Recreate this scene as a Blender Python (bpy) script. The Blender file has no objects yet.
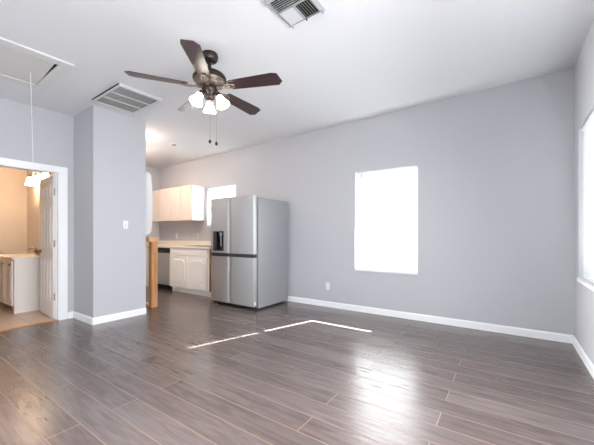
import bpy, bmesh, math, random
from mathutils import Vector, Matrix
random.seed(4)
PI = math.pi
SC = bpy.context.scene
COL = SC.collection

# ------------------------------------------------------------------ camera
cam_d = bpy.data.cameras.new('camera')
cam = bpy.data.objects.new('camera', cam_d); COL.objects.link(cam)
cam_d.sensor_width = 36.0
cam_d.lens = 304.65 / 594 * 36.0
cam_d.shift_y = -(222.5 - 236.43) / 594      # horizon sits a little under the middle of the frame
cam_d.clip_start = 0.02
cam.location = (0, 0, 1.12)
cam.rotation_euler = (PI / 2, 0, math.radians(34.719))
SC.camera = cam

# ------------------------------------------------------------------ sky, sun, fill lamps, exposure
W = bpy.data.worlds.new('sky'); SC.world = W
W.use_nodes = True
bg = W.node_tree.nodes['Background']
bg.inputs[0].default_value = (0.86, 0.93, 1.0, 1)
bg.inputs[1].default_value = 5.0

sun_d = bpy.data.lights.new('sun', 'SUN'); sun_d.energy = 150; sun_d.angle = math.radians(0.6)
sun_d.color = (1.0, 0.97, 0.93)
sun = bpy.data.objects.new('sun', sun_d); COL.objects.link(sun)
sun.rotation_euler = Vector((-0.26, -0.80, -0.65)).to_track_quat('-Z', 'Y').to_euler()

def fill_lamp(name, loc, direction, sx, sy, watts, color=(0.97, 0.98, 1.0), spread=180):
    d = bpy.data.lights.new(name, 'AREA'); d.shape = 'RECTANGLE'; d.size = sx; d.size_y = sy
    d.energy = watts; d.color = color; d.spread = math.radians(spread)
    o = bpy.data.objects.new(name, d); COL.objects.link(o); o.location = loc
    o.rotation_euler = Vector(direction).to_track_quat('-Z', 'Y').to_euler()
    return o
# area lamps added at unseen windows to fill the room with light
fill_lamp('fill_rear_a', (-3.6, -2.62, 1.40), (0, 1, 0.45), 1.4, 1.4, 8)
fill_lamp('fill_rear_b', (-1.2, -2.62, 1.40), (0, 1, 0.45), 1.4, 1.4, 8)
fill_lamp('fill_right', (0.585, 1.5, 1.33), (-1, 0.05, -0.42), 1.2, 1.25, 112, color=(0.95, 0.975, 1.0), spread=150)
fill_lamp('fill_left', (-4.95, -1.7, 1.40), (1, 0.36, -0.06), 1.2, 1.4, 310, spread=60)

SC.view_settings.view_transform = 'Standard'
SC.view_settings.look = 'None'
SC.view_settings.exposure = -0.02
SC.view_settings.gamma = 1.0
SC.view_settings.use_curve_mapping = False

# ------------------------------------------------------------------ materials
def srgb(r, g, b):
    f = lambda c: (c / 255 / 12.92) if c / 255 <= 0.04045 else ((c / 255 + 0.055) / 1.055) ** 2.4
    return (f(r), f(g), f(b), 1)

def mat(name, color, rough=0.6, metal=0.0, bump=0.0, bscale=60, var=0.0, vscale=3, spec=0.5, stretch=None, rvar=0.0):
    m = bpy.data.materials.new(name); m.use_nodes = True
    nt = m.node_tree; N = nt.nodes; L = nt.links
    b = N['Principled BSDF']
    b.inputs['Base Color'].default_value = color
    b.inputs['Roughness'].default_value = rough
    b.inputs['Metallic'].default_value = metal
    b.inputs['Specular IOR Level'].default_value = spec
    co = N.new('ShaderNodeTexCoord'); mp = N.new('ShaderNodeMapping')
    L.new(co.outputs['Object'], mp.inputs['Vector'])
    if stretch: mp.inputs['Scale'].default_value = stretch
    if var > 0 or rvar > 0:
        n = N.new('ShaderNodeTexNoise'); n.inputs['Scale'].default_value = vscale; n.inputs['Detail'].default_value = 4
        L.new(mp.outputs[0], n.inputs['Vector'])
        if var > 0:
            r = N.new('ShaderNodeMix'); r.data_type = 'RGBA'
            r.inputs['A'].default_value = tuple(c * (1 - var) for c in color[:3]) + (1,)
            r.inputs['B'].default_value = tuple(min(1, c * (1 + var)) for c in color[:3]) + (1,)
            L.new(n.outputs['Fac'], r.inputs['Factor']); L.new(r.outputs['Result'], b.inputs['Base Color'])
        if rvar > 0:
            q = N.new('ShaderNodeMapRange'); q.inputs['To Min'].default_value = rough - rvar; q.inputs['To Max'].default_value = rough + rvar
            L.new(n.outputs['Fac'], q.inputs['Value']); L.new(q.outputs[0], b.inputs['Roughness'])
    if bump > 0:
        n2 = N.new('ShaderNodeTexNoise'); n2.inputs['Scale'].default_value = bscale; n2.inputs['Detail'].default_value = 3
        L.new(mp.outputs[0], n2.inputs['Vector'])
        bp = N.new('ShaderNodeBump'); bp.inputs['Strength'].default_value = bump; bp.inputs['Distance'].default_value = 0.01
        L.new(n2.outputs['Fac'], bp.inputs['Height']); L.new(bp.outputs[0], b.inputs['Normal'])
    return m

def emit(name, color, strength):
    m = bpy.data.materials.new(name); m.use_nodes = True
    b = m.node_tree.nodes['Principled BSDF']
    b.inputs['Base Color'].default_value = (0.9, 0.88, 0.85, 1); b.inputs['Roughness'].default_value = 0.3
    b.inputs['Emission Color'].default_value = color; b.inputs['Emission Strength'].default_value = strength
    return m

def wood(name, c1, c2, rough, axis_scale, ring=6, bump=0.15, spec=0.5):
    m = bpy.data.materials.new(name); m.use_nodes = True
    nt = m.node_tree; N = nt.nodes; L = nt.links; b = N['Principled BSDF']
    co = N.new('ShaderNodeTexCoord'); mp = N.new('ShaderNodeMapping'); mp.inputs['Scale'].default_value = axis_scale
    L.new(co.outputs['Object'], mp.inputs['Vector'])
    n = N.new('ShaderNodeTexNoise'); n.inputs['Scale'].default_value = ring; n.inputs['Detail'].default_value = 6; n.inputs['Distortion'].default_value = 0.6
    L.new(mp.outputs[0], n.inputs['Vector'])
    r = N.new('ShaderNodeValToRGB'); r.color_ramp.elements[0].position = 0.35; r.color_ramp.elements[1].position = 0.65
    r.color_ramp.elements[0].color = c1; r.color_ramp.elements[1].color = c2
    L.new(n.outputs['Fac'], r.inputs['Fac']); L.new(r.outputs[0], b.inputs['Base Color'])
    b.inputs['Roughness'].default_value = rough; b.inputs['Specular IOR Level'].default_value = spec
    bp = N.new('ShaderNodeBump'); bp.inputs['Strength'].default_value = bump; bp.inputs['Distance'].default_value = 0.004
    L.new(n.outputs['Fac'], bp.inputs['Height']); L.new(bp.outputs[0], b.inputs['Normal'])
    return m

def plank_floor():
    m = bpy.data.materials.new('dark_plank_floor'); m.use_nodes = True
    nt = m.node_tree; N = nt.nodes; L = nt.links; b = N['Principled BSDF']
    co = N.new('ShaderNodeTexCoord')
    mp = N.new('ShaderNodeMapping'); mp.inputs['Location'].default_value = (0.35, -0.08, 0)
    L.new(co.outputs['Object'], mp.inputs['Vector'])
    br = N.new('ShaderNodeTexBrick')
    br.inputs['Scale'].default_value = 1.0
    br.inputs['Brick Width'].default_value = 1.75; br.inputs['Row Height'].default_value = 0.17
    br.inputs['Mortar Size'].default_value = 0.0050; br.inputs['Mortar Smooth'].default_value = 0.6
    br.inputs['Color1'].default_value = (0.0, 0.0, 0.0, 1); br.inputs['Color2'].default_value = (1, 1, 1, 1)
    br.inputs['Mortar'].default_value = (0.5, 0.5, 0.5, 1)
    br.offset = 0.37; br.offset_frequency = 2
    L.new(mp.outputs[0], br.inputs['Vector'])
    # grain along the planks
    mg = N.new('ShaderNodeMapping'); mg.inputs['Scale'].default_value = (1.6, 14, 1)
    L.new(co.outputs['Object'], mg.inputs['Vector'])
    g = N.new('ShaderNodeTexNoise'); g.inputs['Scale'].default_value = 2.2; g.inputs['Detail'].default_value = 5; g.inputs['Roughness'].default_value = 0.5; g.inputs['Distortion'].default_value = 0.8
    L.new(mg.outputs[0], g.inputs['Vector'])
    # cloudy wear
    mc = N.new('ShaderNodeMapping'); mc.inputs['Scale'].default_value = (1.0, 2.0, 1)
    L.new(co.outputs['Object'], mc.inputs['Vector'])
    c = N.new('ShaderNodeTexNoise'); c.inputs['Scale'].default_value = 2.6; c.inputs['Detail'].default_value = 4; c.inputs['Roughness'].default_value = 0.55
    L.new(mc.outputs[0], c.inputs['Vector'])
    add = N.new('ShaderNodeMath'); add.operation = 'MULTIPLY_ADD'; add.inputs[1].default_value = 0.34
    L.new(br.outputs['Color'], add.inputs[0]); L.new(g.outputs['Fac'], add.inputs[2])
    add2 = N.new('ShaderNodeMath'); add2.operation = 'MULTIPLY_ADD'; add2.inputs[1].default_value = 0.22
    L.new(c.outputs['Fac'], add2.inputs[0]); L.new(add.outputs[0], add2.inputs[2])
    rp = N.new('ShaderNodeValToRGB'); e = rp.color_ramp.elements
    e[0].position = 0.18; e[0].color = srgb(*FLOOR_DARK)
    e[1].position = 0.80; e[1].color = srgb(*FLOOR_LIGHT)
    x = e.new(0.43); x.color = srgb(*FLOOR_MID)
    dv = N.new('ShaderNodeMath'); dv.operation = 'MULTIPLY'; dv.inputs[1].default_value = 0.55
    L.new(add2.outputs[0], dv.inputs[0]); L.new(dv.outputs[0], rp.inputs['Fac'])
    mx = N.new('ShaderNodeMix'); mx.data_type = 'RGBA'
    L.new(br.outputs['Fac'], mx.inputs['Factor']); L.new(rp.outputs[0], mx.inputs['A']); mx.inputs['B'].default_value = srgb(134, 108, 93)
    L.new(mx.outputs['Result'], b.inputs['Base Color'])
    # sheen: rougher where worn
    rr = N.new('ShaderNodeMapRange'); rr.inputs['From Min'].default_value = 0.1; rr.inputs['From Max'].default_value = 0.9
    rr.inputs['To Min'].default_value = FLOOR_ROUGH - 0.02; rr.inputs['To Max'].default_value = FLOOR_ROUGH + 0.05
    L.new(c.outputs['Fac'], rr.inputs['Value']); L.new(rr.outputs[0], b.inputs['Roughness'])
    b.inputs['Specular IOR Level'].default_value = FLOOR_SPEC
    # hand-scraped ripples and bevelled seams
    ms = N.new('ShaderNodeMapping'); ms.inputs['Scale'].default_value = (3, 26, 1)
    L.new(co.outputs['Object'], ms.inputs['Vector'])
    s = N.new('ShaderNodeTexNoise'); s.inputs['Scale'].default_value = 1.5; s.inputs['Detail'].default_value = 2
    L.new(ms.outputs[0], s.inputs['Vector'])
    sb = N.new('ShaderNodeMath'); sb.operation = 'MULTIPLY_ADD'; sb.inputs[1].default_value = -1.3
    L.new(br.outputs['Fac'], sb.inputs[0]); L.new(s.outputs['Fac'], sb.inputs[2])
    bp = N.new('ShaderNodeBump'); bp.inputs['Strength'].default_value = 0.28; bp.inputs['Distance'].default_value = 0.006
    L.new(sb.outputs[0], bp.inputs['Height']); L.new(bp.outputs[0], b.inputs['Normal'])
    return m
FLOOR_DARK, FLOOR_MID, FLOOR_LIGHT = (70, 58, 54), (97, 85, 82), (122, 113, 112)
FLOOR_ROUGH, FLOOR_SPEC = 0.235, 1.0

def tile_floor():
    m = bpy.data.materials.new('beige_tile_floor'); m.use_nodes = True
    nt = m.node_tree; N = nt.nodes; L = nt.links; b = N['Principled BSDF']
    co = N.new('ShaderNodeTexCoord'); mp = N.new('ShaderNodeMapping'); mp.inputs['Location'].default_value = (0.1, 0.05, 0)
    L.new(co.outputs['Object'], mp.inputs['Vector'])
    br = N.new('ShaderNodeTexBrick'); br.inputs['Scale'].default_value = 1
    br.inputs['Brick Width'].default_value = 0.33; br.inputs['Row Height'].default_value = 0.33; br.offset = 0
    br.inputs['Mortar Size'].default_value = 0.004
    br.inputs['Color1'].default_value = srgb(205, 180, 160); br.inputs['Color2'].default_value = srgb(214, 190, 170); br.inputs['Mortar'].default_value = srgb(160, 138, 120)
    L.new(mp.outputs[0], br.inputs['Vector']); L.new(br.outputs['Color'], b.inputs['Base Color'])
    b.inputs['Roughness'].default_value = 0.35
    return m

def blind_material(T, name):
    m = bpy.data.materials.new(name); m.use_nodes = True
    nt = m.node_tree; N = nt.nodes; L = nt.links
    for n in list(N): N.remove(n)
    o = N.new('ShaderNodeOutputMaterial')
    d = N.new('ShaderNodeBsdfDiffuse'); d.inputs[0].default_value = (0.86, 0.87, 0.88, 1)
    t = N.new('ShaderNodeBsdfTranslucent'); t.inputs[0].default_value = (0.90, 0.93, 0.97, 1)
    x = N.new('ShaderNodeMixShader'); x.inputs[0].default_value = T
    L.new(d.outputs[0], x.inputs[1]); L.new(t.outputs[0], x.inputs[2]); L.new(x.outputs[0], o.inputs[0])
    return m
BLIND_T = 0.20

def glass_material():
    m = bpy.data.materials.new('window_glass'); m.use_nodes = True
    nt = m.node_tree; N = nt.nodes; L = nt.links
    for n in list(N): N.remove(n)
    o = N.new('ShaderNodeOutputMaterial')
    t = N.new('ShaderNodeBsdfTransparent'); t.inputs[0].default_value = (0.96, 0.98, 0.97, 1)
    g = N.new('ShaderNodeBsdfGlossy'); g.inputs['Roughness'].default_value = 0.02
    x = N.new('ShaderNodeMixShader'); x.inputs[0].default_value = 0.05
    L.new(t.outputs[0], x.inputs[1]); L.new(g.outputs[0], x.inputs[2]); L.new(x.outputs[0], o.inputs[0])
    return m

def steel(name, color, rough, stretch):
    return mat(name, color, rough, 0.8, bump=0.02, bscale=40, var=0.05, vscale=8, stretch=stretch, rvar=0.04)

M = {}
M['wall'] = mat('pale_grey_wall_paint', srgb(188, 188, 192), 0.75, bump=0.05, bscale=140, var=0.015, vscale=1.2, spec=0.25)
M['wall_lamp_tint'] = mat('lamp_tinted_wall_paint', srgb(226, 214, 200), 0.7, bump=0.05, bscale=140, spec=0.25)  # wall paint tinted warm, with bathroom lamplight put into the colour
M['ceiling'] = mat('white_textured_ceiling', srgb(222, 222, 224), 0.85, bump=0.16, bscale=90, var=0.02, vscale=1.5, spec=0.2)
M['trim'] = mat('white_trim_paint', srgb(242, 242, 243), 0.35, var=0.01)
M['floor'] = plank_floor()
M['tile'] = tile_floor()
M['blind'] = blind_material(BLIND_T, 'white_vinyl_blind')
M['blind_dim'] = blind_material(0.035, 'dim_white_vinyl_blind')  # same blind, less translucent, so its window looks dimmer
M['glass'] = glass_material()
M['vinyl'] = mat('white_window_vinyl', srgb(240, 241, 243), 0.4)
M['door'] = mat('white_door_paint', srgb(240, 238, 235), 0.35)
M['steel'] = steel('brushed_stainless', (0.52, 0.515, 0.51, 1), 0.44, (1, 1, 0.05))
M['steel_side'] = mat('grey_coated_steel', srgb(160, 160, 163), 0.42, 0.35, bump=0.04, bscale=160)
M['dark_plastic'] = mat('black_plastic', srgb(28, 28, 30), 0.35)
M['band'] = mat('dark_grey_recess', srgb(48, 48, 50), 0.4)
M['grey_plastic'] = mat('grey_plastic', srgb(150, 152, 155), 0.4)
M['cab_cream'] = mat('cream_cabinet_paint', srgb(224, 212, 200), 0.45, var=0.02, vscale=6)
M['cab_white'] = mat('white_cabinet_paint', srgb(250, 246, 240), 0.45, var=0.02, vscale=6)
M['laminate'] = mat('beige_laminate', srgb(236, 226, 210), 0.35, var=0.05, vscale=40)
M['raw_wood'] = wood('raw_pine', srgb(176, 122, 74), srgb(206, 154, 104), 0.6, (14, 14, 1.2), 3)
M['raw_wood_flat'] = wood('pale_raw_pine', srgb(198, 152, 110), srgb(226, 186, 146), 0.6, (1.2, 14, 14), 3)
M['cab_side'] = wood('brown_unfinished_side', srgb(168, 108, 62), srgb(196, 138, 86), 0.55, (10, 10, 1), 3)
M['bronze'] = mat('oil_rubbed_bronze', srgb(52, 44, 42), 0.38, 0.55, var=0.15, vscale=20)
M['bronze_tan'] = mat('antique_bronze_band', srgb(108, 95, 86), 0.42, 0.5, var=0.4, vscale=30)
M['blade'] = wood('dark_walnut_blade', srgb(42, 31, 32), srgb(70, 51, 51), 0.30, (1.2, 22, 22), 4, 0.05)
M['shade'] = emit('lit_frosted_glass', (1.0, 0.93, 0.82, 1), 11.0)
M['bulb'] = emit('lit_bulb', (1.0, 0.86, 0.66, 1), 9.0)
M['bath_shade'] = emit('lit_warm_glass', (1.0, 0.72, 0.48, 1), 32.0)
M['kitchen_lamp'] = emit('lit_warm_dome', (1.0, 0.80, 0.66, 1), 108.0)
M['grille'] = mat('white_register_metal', srgb(208, 208, 209), 0.45)
M['grille_shaded'] = mat('shaded_register_metal', srgb(158, 158, 160), 0.5)  # register metal darkened; shade on the flange put into the colour
M['slat_grey'] = mat('pale_grille_slat', srgb(205, 205, 203), 0.55)  # even light grey slats
M['black'] = mat('flat_black', srgb(20, 20, 21), 0.8)
M['plate'] = mat('white_switch_plastic', srgb(244, 244, 244), 0.35)
M['hatch'] = mat('bare_hatch_board', srgb(212, 207, 204), 0.7, var=0.03, vscale=3)
M['hatch_trim'] = mat('dull_white_trim', srgb(216, 215, 214), 0.6)
M['steel_dw'] = steel('satin_stainless', (0.62, 0.61, 0.60, 1), 0.45, (1, 1, 0.05))
M['cord'] = mat('white_cord', srgb(236, 234, 232), 0.7)
M['chrome'] = mat('brushed_nickel', srgb(190, 185, 178), 0.25, 0.9)
M['brass'] = mat('aged_brass', srgb(140, 105, 66), 0.3, 0.85)
M['sink'] = mat('sink_steel', srgb(170, 168, 164), 0.3, 0.9)
M['mirror'] = mat('mirror_silver', (0.9, 0.9, 0.9, 1), 0.03, 1.0)
M['counter_white'] = mat('cultured_marble', srgb(244, 238, 228), 0.25, var=0.02, vscale=5)
M['vanity'] = mat('white_vanity_paint', srgb(238, 234, 230), 0.4)

# ------------------------------------------------------------------ mesh helpers
class MB:
    def __init__(s): s.bm = bmesh.new()
    def box(s, x0, x1, y0, y1, z0, z1, bev=0.0, seg=2):
        t = bmesh.new()
        bmesh.ops.create_cube(t, size=1.0)
        for v in t.verts:
            v.co = Vector(((x0 + x1) / 2 + v.co.x * (x1 - x0), (y0 + y1) / 2 + v.co.y * (y1 - y0), (z0 + z1) / 2 + v.co.z * (z1 - z0)))
        if bev > 0:
            bmesh.ops.bevel(t, geom=t.edges[:], offset=bev, segments=seg, affect='EDGES', clamp_overlap=True)
        s._merge(t); return s
    def _merge(s, t, mtx=None):
        if mtx is not None: bmesh.ops.transform(t, matrix=mtx, verts=t.verts)
        me = bpy.data.meshes.new('tmp'); t.to_mesh(me); t.free()
        s.bm.from_mesh(me); bpy.data.meshes.remove(me)
    def lathe(s, prof, mtx=None, n=32, center=(0, 0, 0)):
        t = bmesh.new(); rings = []
        for r, z in prof:
            if r < 1e-6: rings.append([t.verts.new((0, 0, z))])
            else: rings.append([t.verts.new((r * math.cos(2 * PI * k / n), r * math.sin(2 * PI * k / n), z)) for k in range(n)])
        for a, b in zip(rings, rings[1:]):
            for k in range(n):
                q = (k + 1) % n
                if len(a) == 1 and len(b) == 1: continue
                if len(a) == 1: t.faces.new((a[0], b[q], b[k]))
                elif len(b) == 1: t.faces.new((a[k], a[q], b[0]))
                else: t.faces.new((a[k], a[q], b[q], b[k]))
        bmesh.ops.recalc_face_normals(t, faces=t.faces)
        m = mtx if mtx is not None else Matrix.Translation(center)
        s._merge(t, m); return s
    def cyl(s, p0, p1, r, n=16, r2=None):
        p0, p1 = Vector(p0), Vector(p1); d = p1 - p0; L = d.length
        m = Matrix.Translation(p0) @ d.to_track_quat('Z', 'Y').to_matrix().to_4x4()
        r2 = r if r2 is None else r2
        return s.lathe([(0, 0), (r, 0), (r2, L), (0, L)], m, n)
    def tube(s, pts, r, n=8):
        for a, b in zip(pts, pts[1:]): s.cyl(a, b, r, n)
        return s
    def prism(s, poly, axis, a0, a1, bev=0.0):
        """poly: 2D points; axis: the extrusion axis; the polygon lies in the other two, in x,y,z order"""
        t = bmesh.new()
        def P(u, v, w): return {'x': (w, u, v), 'y': (u, w, v), 'z': (u, v, w)}[axis]
        A = [t.verts.new(P(u, v, a0)) for u, v in poly]; B = [t.verts.new(P(u, v, a1)) for u, v in poly]
        t.faces.new(A); t.faces.new(B[::-1]); n = len(poly)
        for k in range(n): t.faces.new((A[k], B[k], B[(k + 1) % n], A[(k + 1) % n]))
        bmesh.ops.recalc_face_normals(t, faces=t.faces)
        if bev > 0: bmesh.ops.bevel(t, geom=t.edges[:], offset=bev, segments=2, affect='EDGES', clamp_overlap=True)
        s._merge(t); return s
    def ring(s, mtx, R, r, n=28, m=8, sx=1.0):
        t = bmesh.new(); g = []
        for i in range(n):
            a = 2 * PI * i / n
            g.append([t.verts.new(((R + r * math.cos(2 * PI * j / m)) * math.cos(a) * sx, (R + r * math.cos(2 * PI * j / m)) * math.sin(a), r * math.sin(2 * PI * j / m))) for j in range(m)])
        for i in range(n):
            for j in range(m):
                t.faces.new((g[i][j], g[(i + 1) % n][j], g[(i + 1) % n][(j + 1) % m], g[i][(j + 1) % m]))
        bmesh.ops.recalc_face_normals(t, faces=t.faces)
        s._merge(t, mtx); return s
    def build(s, name, material, parent=None, smooth=False, off=(0, 0, 0)):
        me = bpy.data.meshes.new(name)
        o_ = Vector(off)
        for v in s.bm.verts: v.co -= o_
        s.bm.to_mesh(me); s.bm.free()
        me.materials.append(material)
        if smooth:
            for p in me.polygons: p.use_smooth = True
            try: me.set_sharp_from_angle(angle=math.radians(38))
            except Exception: pass
        o = bpy.data.objects.new(name, me); COL.objects.link(o)
        if parent is not None: o.parent = parent
        return o

def thing(name, label, cat, loc=(0, 0, 0), group=None, rot=(0, 0, 0)):
    o = bpy.data.objects.new(name, None); COL.objects.link(o)
    o.empty_display_size = 0.1
    o.location = loc; o.rotation_euler = rot; o['label'] = label; o['category'] = cat
    if group: o['group'] = group
    return o
def tag(o, label, cat, group=None):
    o['label'] = label; o['category'] = cat
    if group: o['group'] = group
    return o
def struct(o, label=None, cat=None):
    o['kind'] = 'structure'
    if label: o['label'] = label
    if cat: o['category'] = cat
    return o
def copy_tree(o, parent=None):
    c = o.copy(); COL.objects.link(c)
    if parent is not None: c.parent = parent
    for ch in [k for k in bpy.data.objects if k.parent == o]: copy_tree(ch, c)
    return c

# ------------------------------------------------------------------ the shell
XR, YB, XD, XC = 0.5646, 4.264, -4.930, -4.320      # right wall, back wall, door wall, face of the chimney-like column
YC0, YC1 = 1.703, 2.384                             # column from / to
YREAR, XK, XBATH, YBW = -2.60, -7.10, -7.48, 1.83
TH = 0.14
def cz(x, y): return 2.797 + 0.0103 * x + 0.0187 * y
CROT = (math.atan(0.0187), -math.atan(0.0103), 0)
def cap(mb):
    """wall tops follow the slightly sloping ceiling"""
    for v in mb.bm.verts:
        if v.co.z > 2.9: v.co.z = cz(v.co.x, v.co.y)
    return mb

def wall(axis, c0, c1, a0, a1, holes=(), ztop=3.0):
    """a wall slab c0..c1 thick running a0..a1, with rectangular holes (h0,h1,z0,z1)"""
    mb = MB()
    def bx(u0, u1, z0, z1):
        if u1 - u0 < 1e-4 or z1 - z0 < 1e-4: return
        if axis == 'x': mb.box(u0, u1, c0, c1, z0, z1)
        else: mb.box(c0, c1, u0, u1, z0, z1)
    u = a0
    for h0, h1, z0, z1 in sorted(holes):
        bx(u, h0, 0, ztop); bx(h0, h1, 0, z0); bx(h0, h1, z1, ztop); u = h1
    bx(u, a1, 0, ztop)
    return cap(mb)

WIN1 = (-1.890, -0.993, 0.640, 2.079)               # back wall
WIN2 = (-5.283, -4.422, 1.364, 2.155)               # kitchen, back wall
WIN3 = (3.10, 4.005, 0.715, 2.168)                  # right wall (Y range)
WIN4 = (0.90, 2.10, 0.68, 2.10)                   # right wall, out of view; placed to light the column
WIN7 = (-2.30, -1.10, 0.68, 2.10)                   # door wall behind the camera; added to light the right wall
REAR = [(-4.3, -2.9, 0.68, 2.10), (-1.9, -0.5, 0.68, 2.10)]

fl = MB().box(XD, XR + TH, YREAR - TH, YB + TH, -0.12, 0).box(-7.6, XD, YBW + 0.12, YB + TH, -0.12, 0).build('floor', M['floor']); struct(fl)
bf = MB().box(-7.6, XD, -0.6, YBW + 0.12, -0.12, 0.0).build('floor_bathroom', M['tile']); struct(bf)
cb = MB(); cb.prism([(XD - 0.115, YREAR - TH), (XR + TH, YREAR - TH), (XR + TH, YB + TH), (XK - TH, YB + TH), (XK - TH, YBW), (XD - 0.115, YBW)], 'z', 0, 0.12)
for v in cb.bm.verts: v.co.z += cz(v.co.x, v.co.y)
struct(cb.build('ceiling', M['ceiling']))
struct(MB().box(-7.6, XD - 0.05, -0.6, YBW + 0.05, 2.62, 2.70).build('ceiling_bathroom', M['ceiling']))

struct(wall('x', YB, YB + TH, XK - TH, XR + TH, [WIN1, WIN2]).build('wall_back', M['wall']))
struct(wall('y', XR, XR + TH, YREAR - TH, YB, [WIN4, WIN3]).build('wall_right', M['wall']))
struct(wall('x', YREAR - TH, YREAR, XD - 0.115, XR, REAR).build('wall_rear', M['wall']))
DOOR = (0.775, 1.545, 0.0, 1.982)
struct(wall('y', XD - 0.115, XD, YREAR, YC0 + 0.06, [WIN7, DOOR]).build('wall_left', M['wall']))
struct(cap(MB().box(XD, XC, YC0, YC1, 0, 3.0).box(-6.1, XD, YBW + 0.12, YC1, 0, 3.0)).build('wall_column', M['wall']))
struct(cap(MB().box(-7.6, XD, YBW, YBW + 0.12, 0, 3.0)).build('wall_bathroom_back', M['wall_lamp_tint']))
struct(cap(MB().box(XK - TH, XK, YBW + 0.12, YB, 0, 3.0)).build('wall_kitchen', M['wall']))
struct(MB().box(-7.6, XBATH, -0.6, YBW, 0, 2.62).build('wall_bathroom_far', M['wall_lamp_tint']))
struct(MB().box(XBATH, XD - 0.115, -0.6, -0.48, 0, 2.62).build('wall_bathroom_front', M['wall_lamp_tint']))
# bathroom side skin of the door wall
struct(MB().box(XD - 0.121, XD - 0.1155, -0.48, DOOR[0] - 0.07, 0, 2.62).build('wall_bathroom_entry', M['wall_lamp_tint']))

# unseen pale wall added to block the sun from the right hand window
struct(MB().box(2.4, 2.6, -4.0, 14.0, -0.1, 6.8).build('sun_blocker', M['vinyl']))

# baseboards
def base(name, x0, x1, y0, y1, face):
    """board 90 mm tall with a thinner eased top"""
    mb = MB()
    h, t = 0.088, 0.014
    if face in '+x-x':
        s = 1 if face == '+x' else -1
        p = [(0, 0), (s * t, 0), (s * t, h - 0.016), (s * (t - 0.006), h - 0.004), (s * (t - 0.009), h), (0, h)]
        mb.prism([(x0 + a, b) for a, b in p], 'y', y0, y1)
    else:
        s = 1 if face == '+y' else -1
        p = [(0, 0), (s * t, 0), (s * t, h - 0.016), (s * (t - 0.006), h - 0.004), (s * (t - 0.009), h), (0, h)]
        mb.prism([(y0 + a, b) for a, b in p], 'x', x0, x1)
    return struct(mb.build(name, M['trim']))
base('baseboard_back', -4.44, XR, YB, YB, '-y')
base('baseboard_right', XR, XR, YREAR, YB - 0.014, '-x')
base('baseboard_rear', XD, XR, YREAR, YREAR, '+y')
base('baseboard_column', XC, XC, YC0 - 0.014, YC1, '+x')
base('baseboard_column_side', XD + 0.014, XC, YC0, YC0, '-y')
base('baseboard_left', XD, XD, DOOR[1] + 0.085, YC0, '+x')
base('baseboard_left_near', XD, XD, YREAR + 0.014, DOOR[0] - 0.085, '+x')

# bathroom door: jamb, casing, slab
j = MB()
j.box(XD - 0.115, XD, DOOR[1] - 0.018, DOOR[1], 0, DOOR[3])
j.box(XD - 0.115, XD, DOOR[0], DOOR[0] + 0.018, 0, DOOR[3])
j.box(XD - 0.115, XD, DOOR[0], DOOR[1], DOOR[3] - 0.018, DOOR[3])
j.box(XD - 0.075, XD - 0.063, DOOR[1] - 0.030, DOOR[1] - 0.018, 0, DOOR[3] - 0.018)
struct(j.build('trim_1', M['trim']))
c = MB(); cw = 0.082
def casing(mb, xa, xb, s):
    mb.box(min(xa, xb), max(xa, xb), DOOR[1] - 0.006, DOOR[1] + cw, 0, DOOR[3] + cw - 0.012, 0.004)
    mb.box(min(xa, xb), max(xa, xb), DOOR[0] - cw, DOOR[0] + 0.006, 0, DOOR[3] + cw - 0.012, 0.004)
    mb.box(min(xa, xb), max(xa, xb), DOOR[0] + 0.006, DOOR[1] - 0.006, DOOR[3] - 0.006, DOOR[3] + cw - 0.012, 0.004)
casing(c, XD, XD + 0.016, 1)
struct(c.build('trim_2', M['trim']))
struct(MB().prism([(XD - 0.03, 0), (XD + 0.012, 0), (XD + 0.004, 0.009), (XD - 0.022, 0.009)], 'y', DOOR[0] + 0.018, DOOR[1] - 0.018).build('trim_3', M['cab_side']))

def panel_door(root, w, h, th, material, up=True):
    """local: hinge edge at x=0, slab along -x, thickness +y; raised mouldings on the -y and +y faces"""
    mb = MB().box(-w, 0, 0, th, 0.012, h, 0.002)
    sl = mb.build('slab', material, root)
    pw = (w - 0.33) / 2
    for (z0, z1) in ((0.22, 0.78), (0.96, 1.52), (1.64, h - 0.12)):
        for k in (0, 1):
            xa = -0.11 - k * (pw + 0.11); xb = xa - pw
            for ya in (0.0, th):
                p = MB()
                f = 0.018; d = 0.007
                p.box(xb, xa, ya - d, ya + d, z0, z0 + f, 0.003); p.box(xb, xa, ya - d, ya + d, z1 - f, z1, 0.003)
                p.box(xb, xb + f, ya - d, ya + d, z0, z1, 0.003); p.box(xa - f, xa, ya - d, ya + d, z0, z1, 0.003)
                p.box(xb + 0.045, xa - 0.045, ya - 0.004, ya + 0.004, z0 + 0.045, z1 - 0.045, 0.003)
                p.build('panel', material, root)
    return sl
d1 = bpy.data.objects.new('door_1', None); COL.objects.link(d1)
d1.location = (XD - 0.122, 1.506, 0.0); d1.rotation_euler = (0, 0, math.radians(-3.0)); struct(d1)
panel_door(d1, 0.66, 1.955, 0.035, M['door'])
k = MB()
for sgn, y in ((-1, 0.0), (1, 0.035)):
    k.cyl((-0.60, y, 0.905), (-0.60, y + sgn * 0.012, 0.905), 0.028, 20)
    k.cyl((-0.60, y + sgn * 0.012, 0.905), (-0.60, y + sgn * 0.035, 0.905), 0.010, 12)
    k.lathe([(0, -0.024), (0.016, -0.020), (0.026, -0.006), (0.027, 0.004), (0.018, 0.018), (0, 0.024)],
            Matrix.Translation((-0.60, y + sgn * 0.055, 0.905)) @ Matrix.Rotation(PI / 2, 4, 'X'), 20)
kn = k.build('knob', M['brass'], d1, True); kn['label'] = 'bronze round knob'
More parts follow.
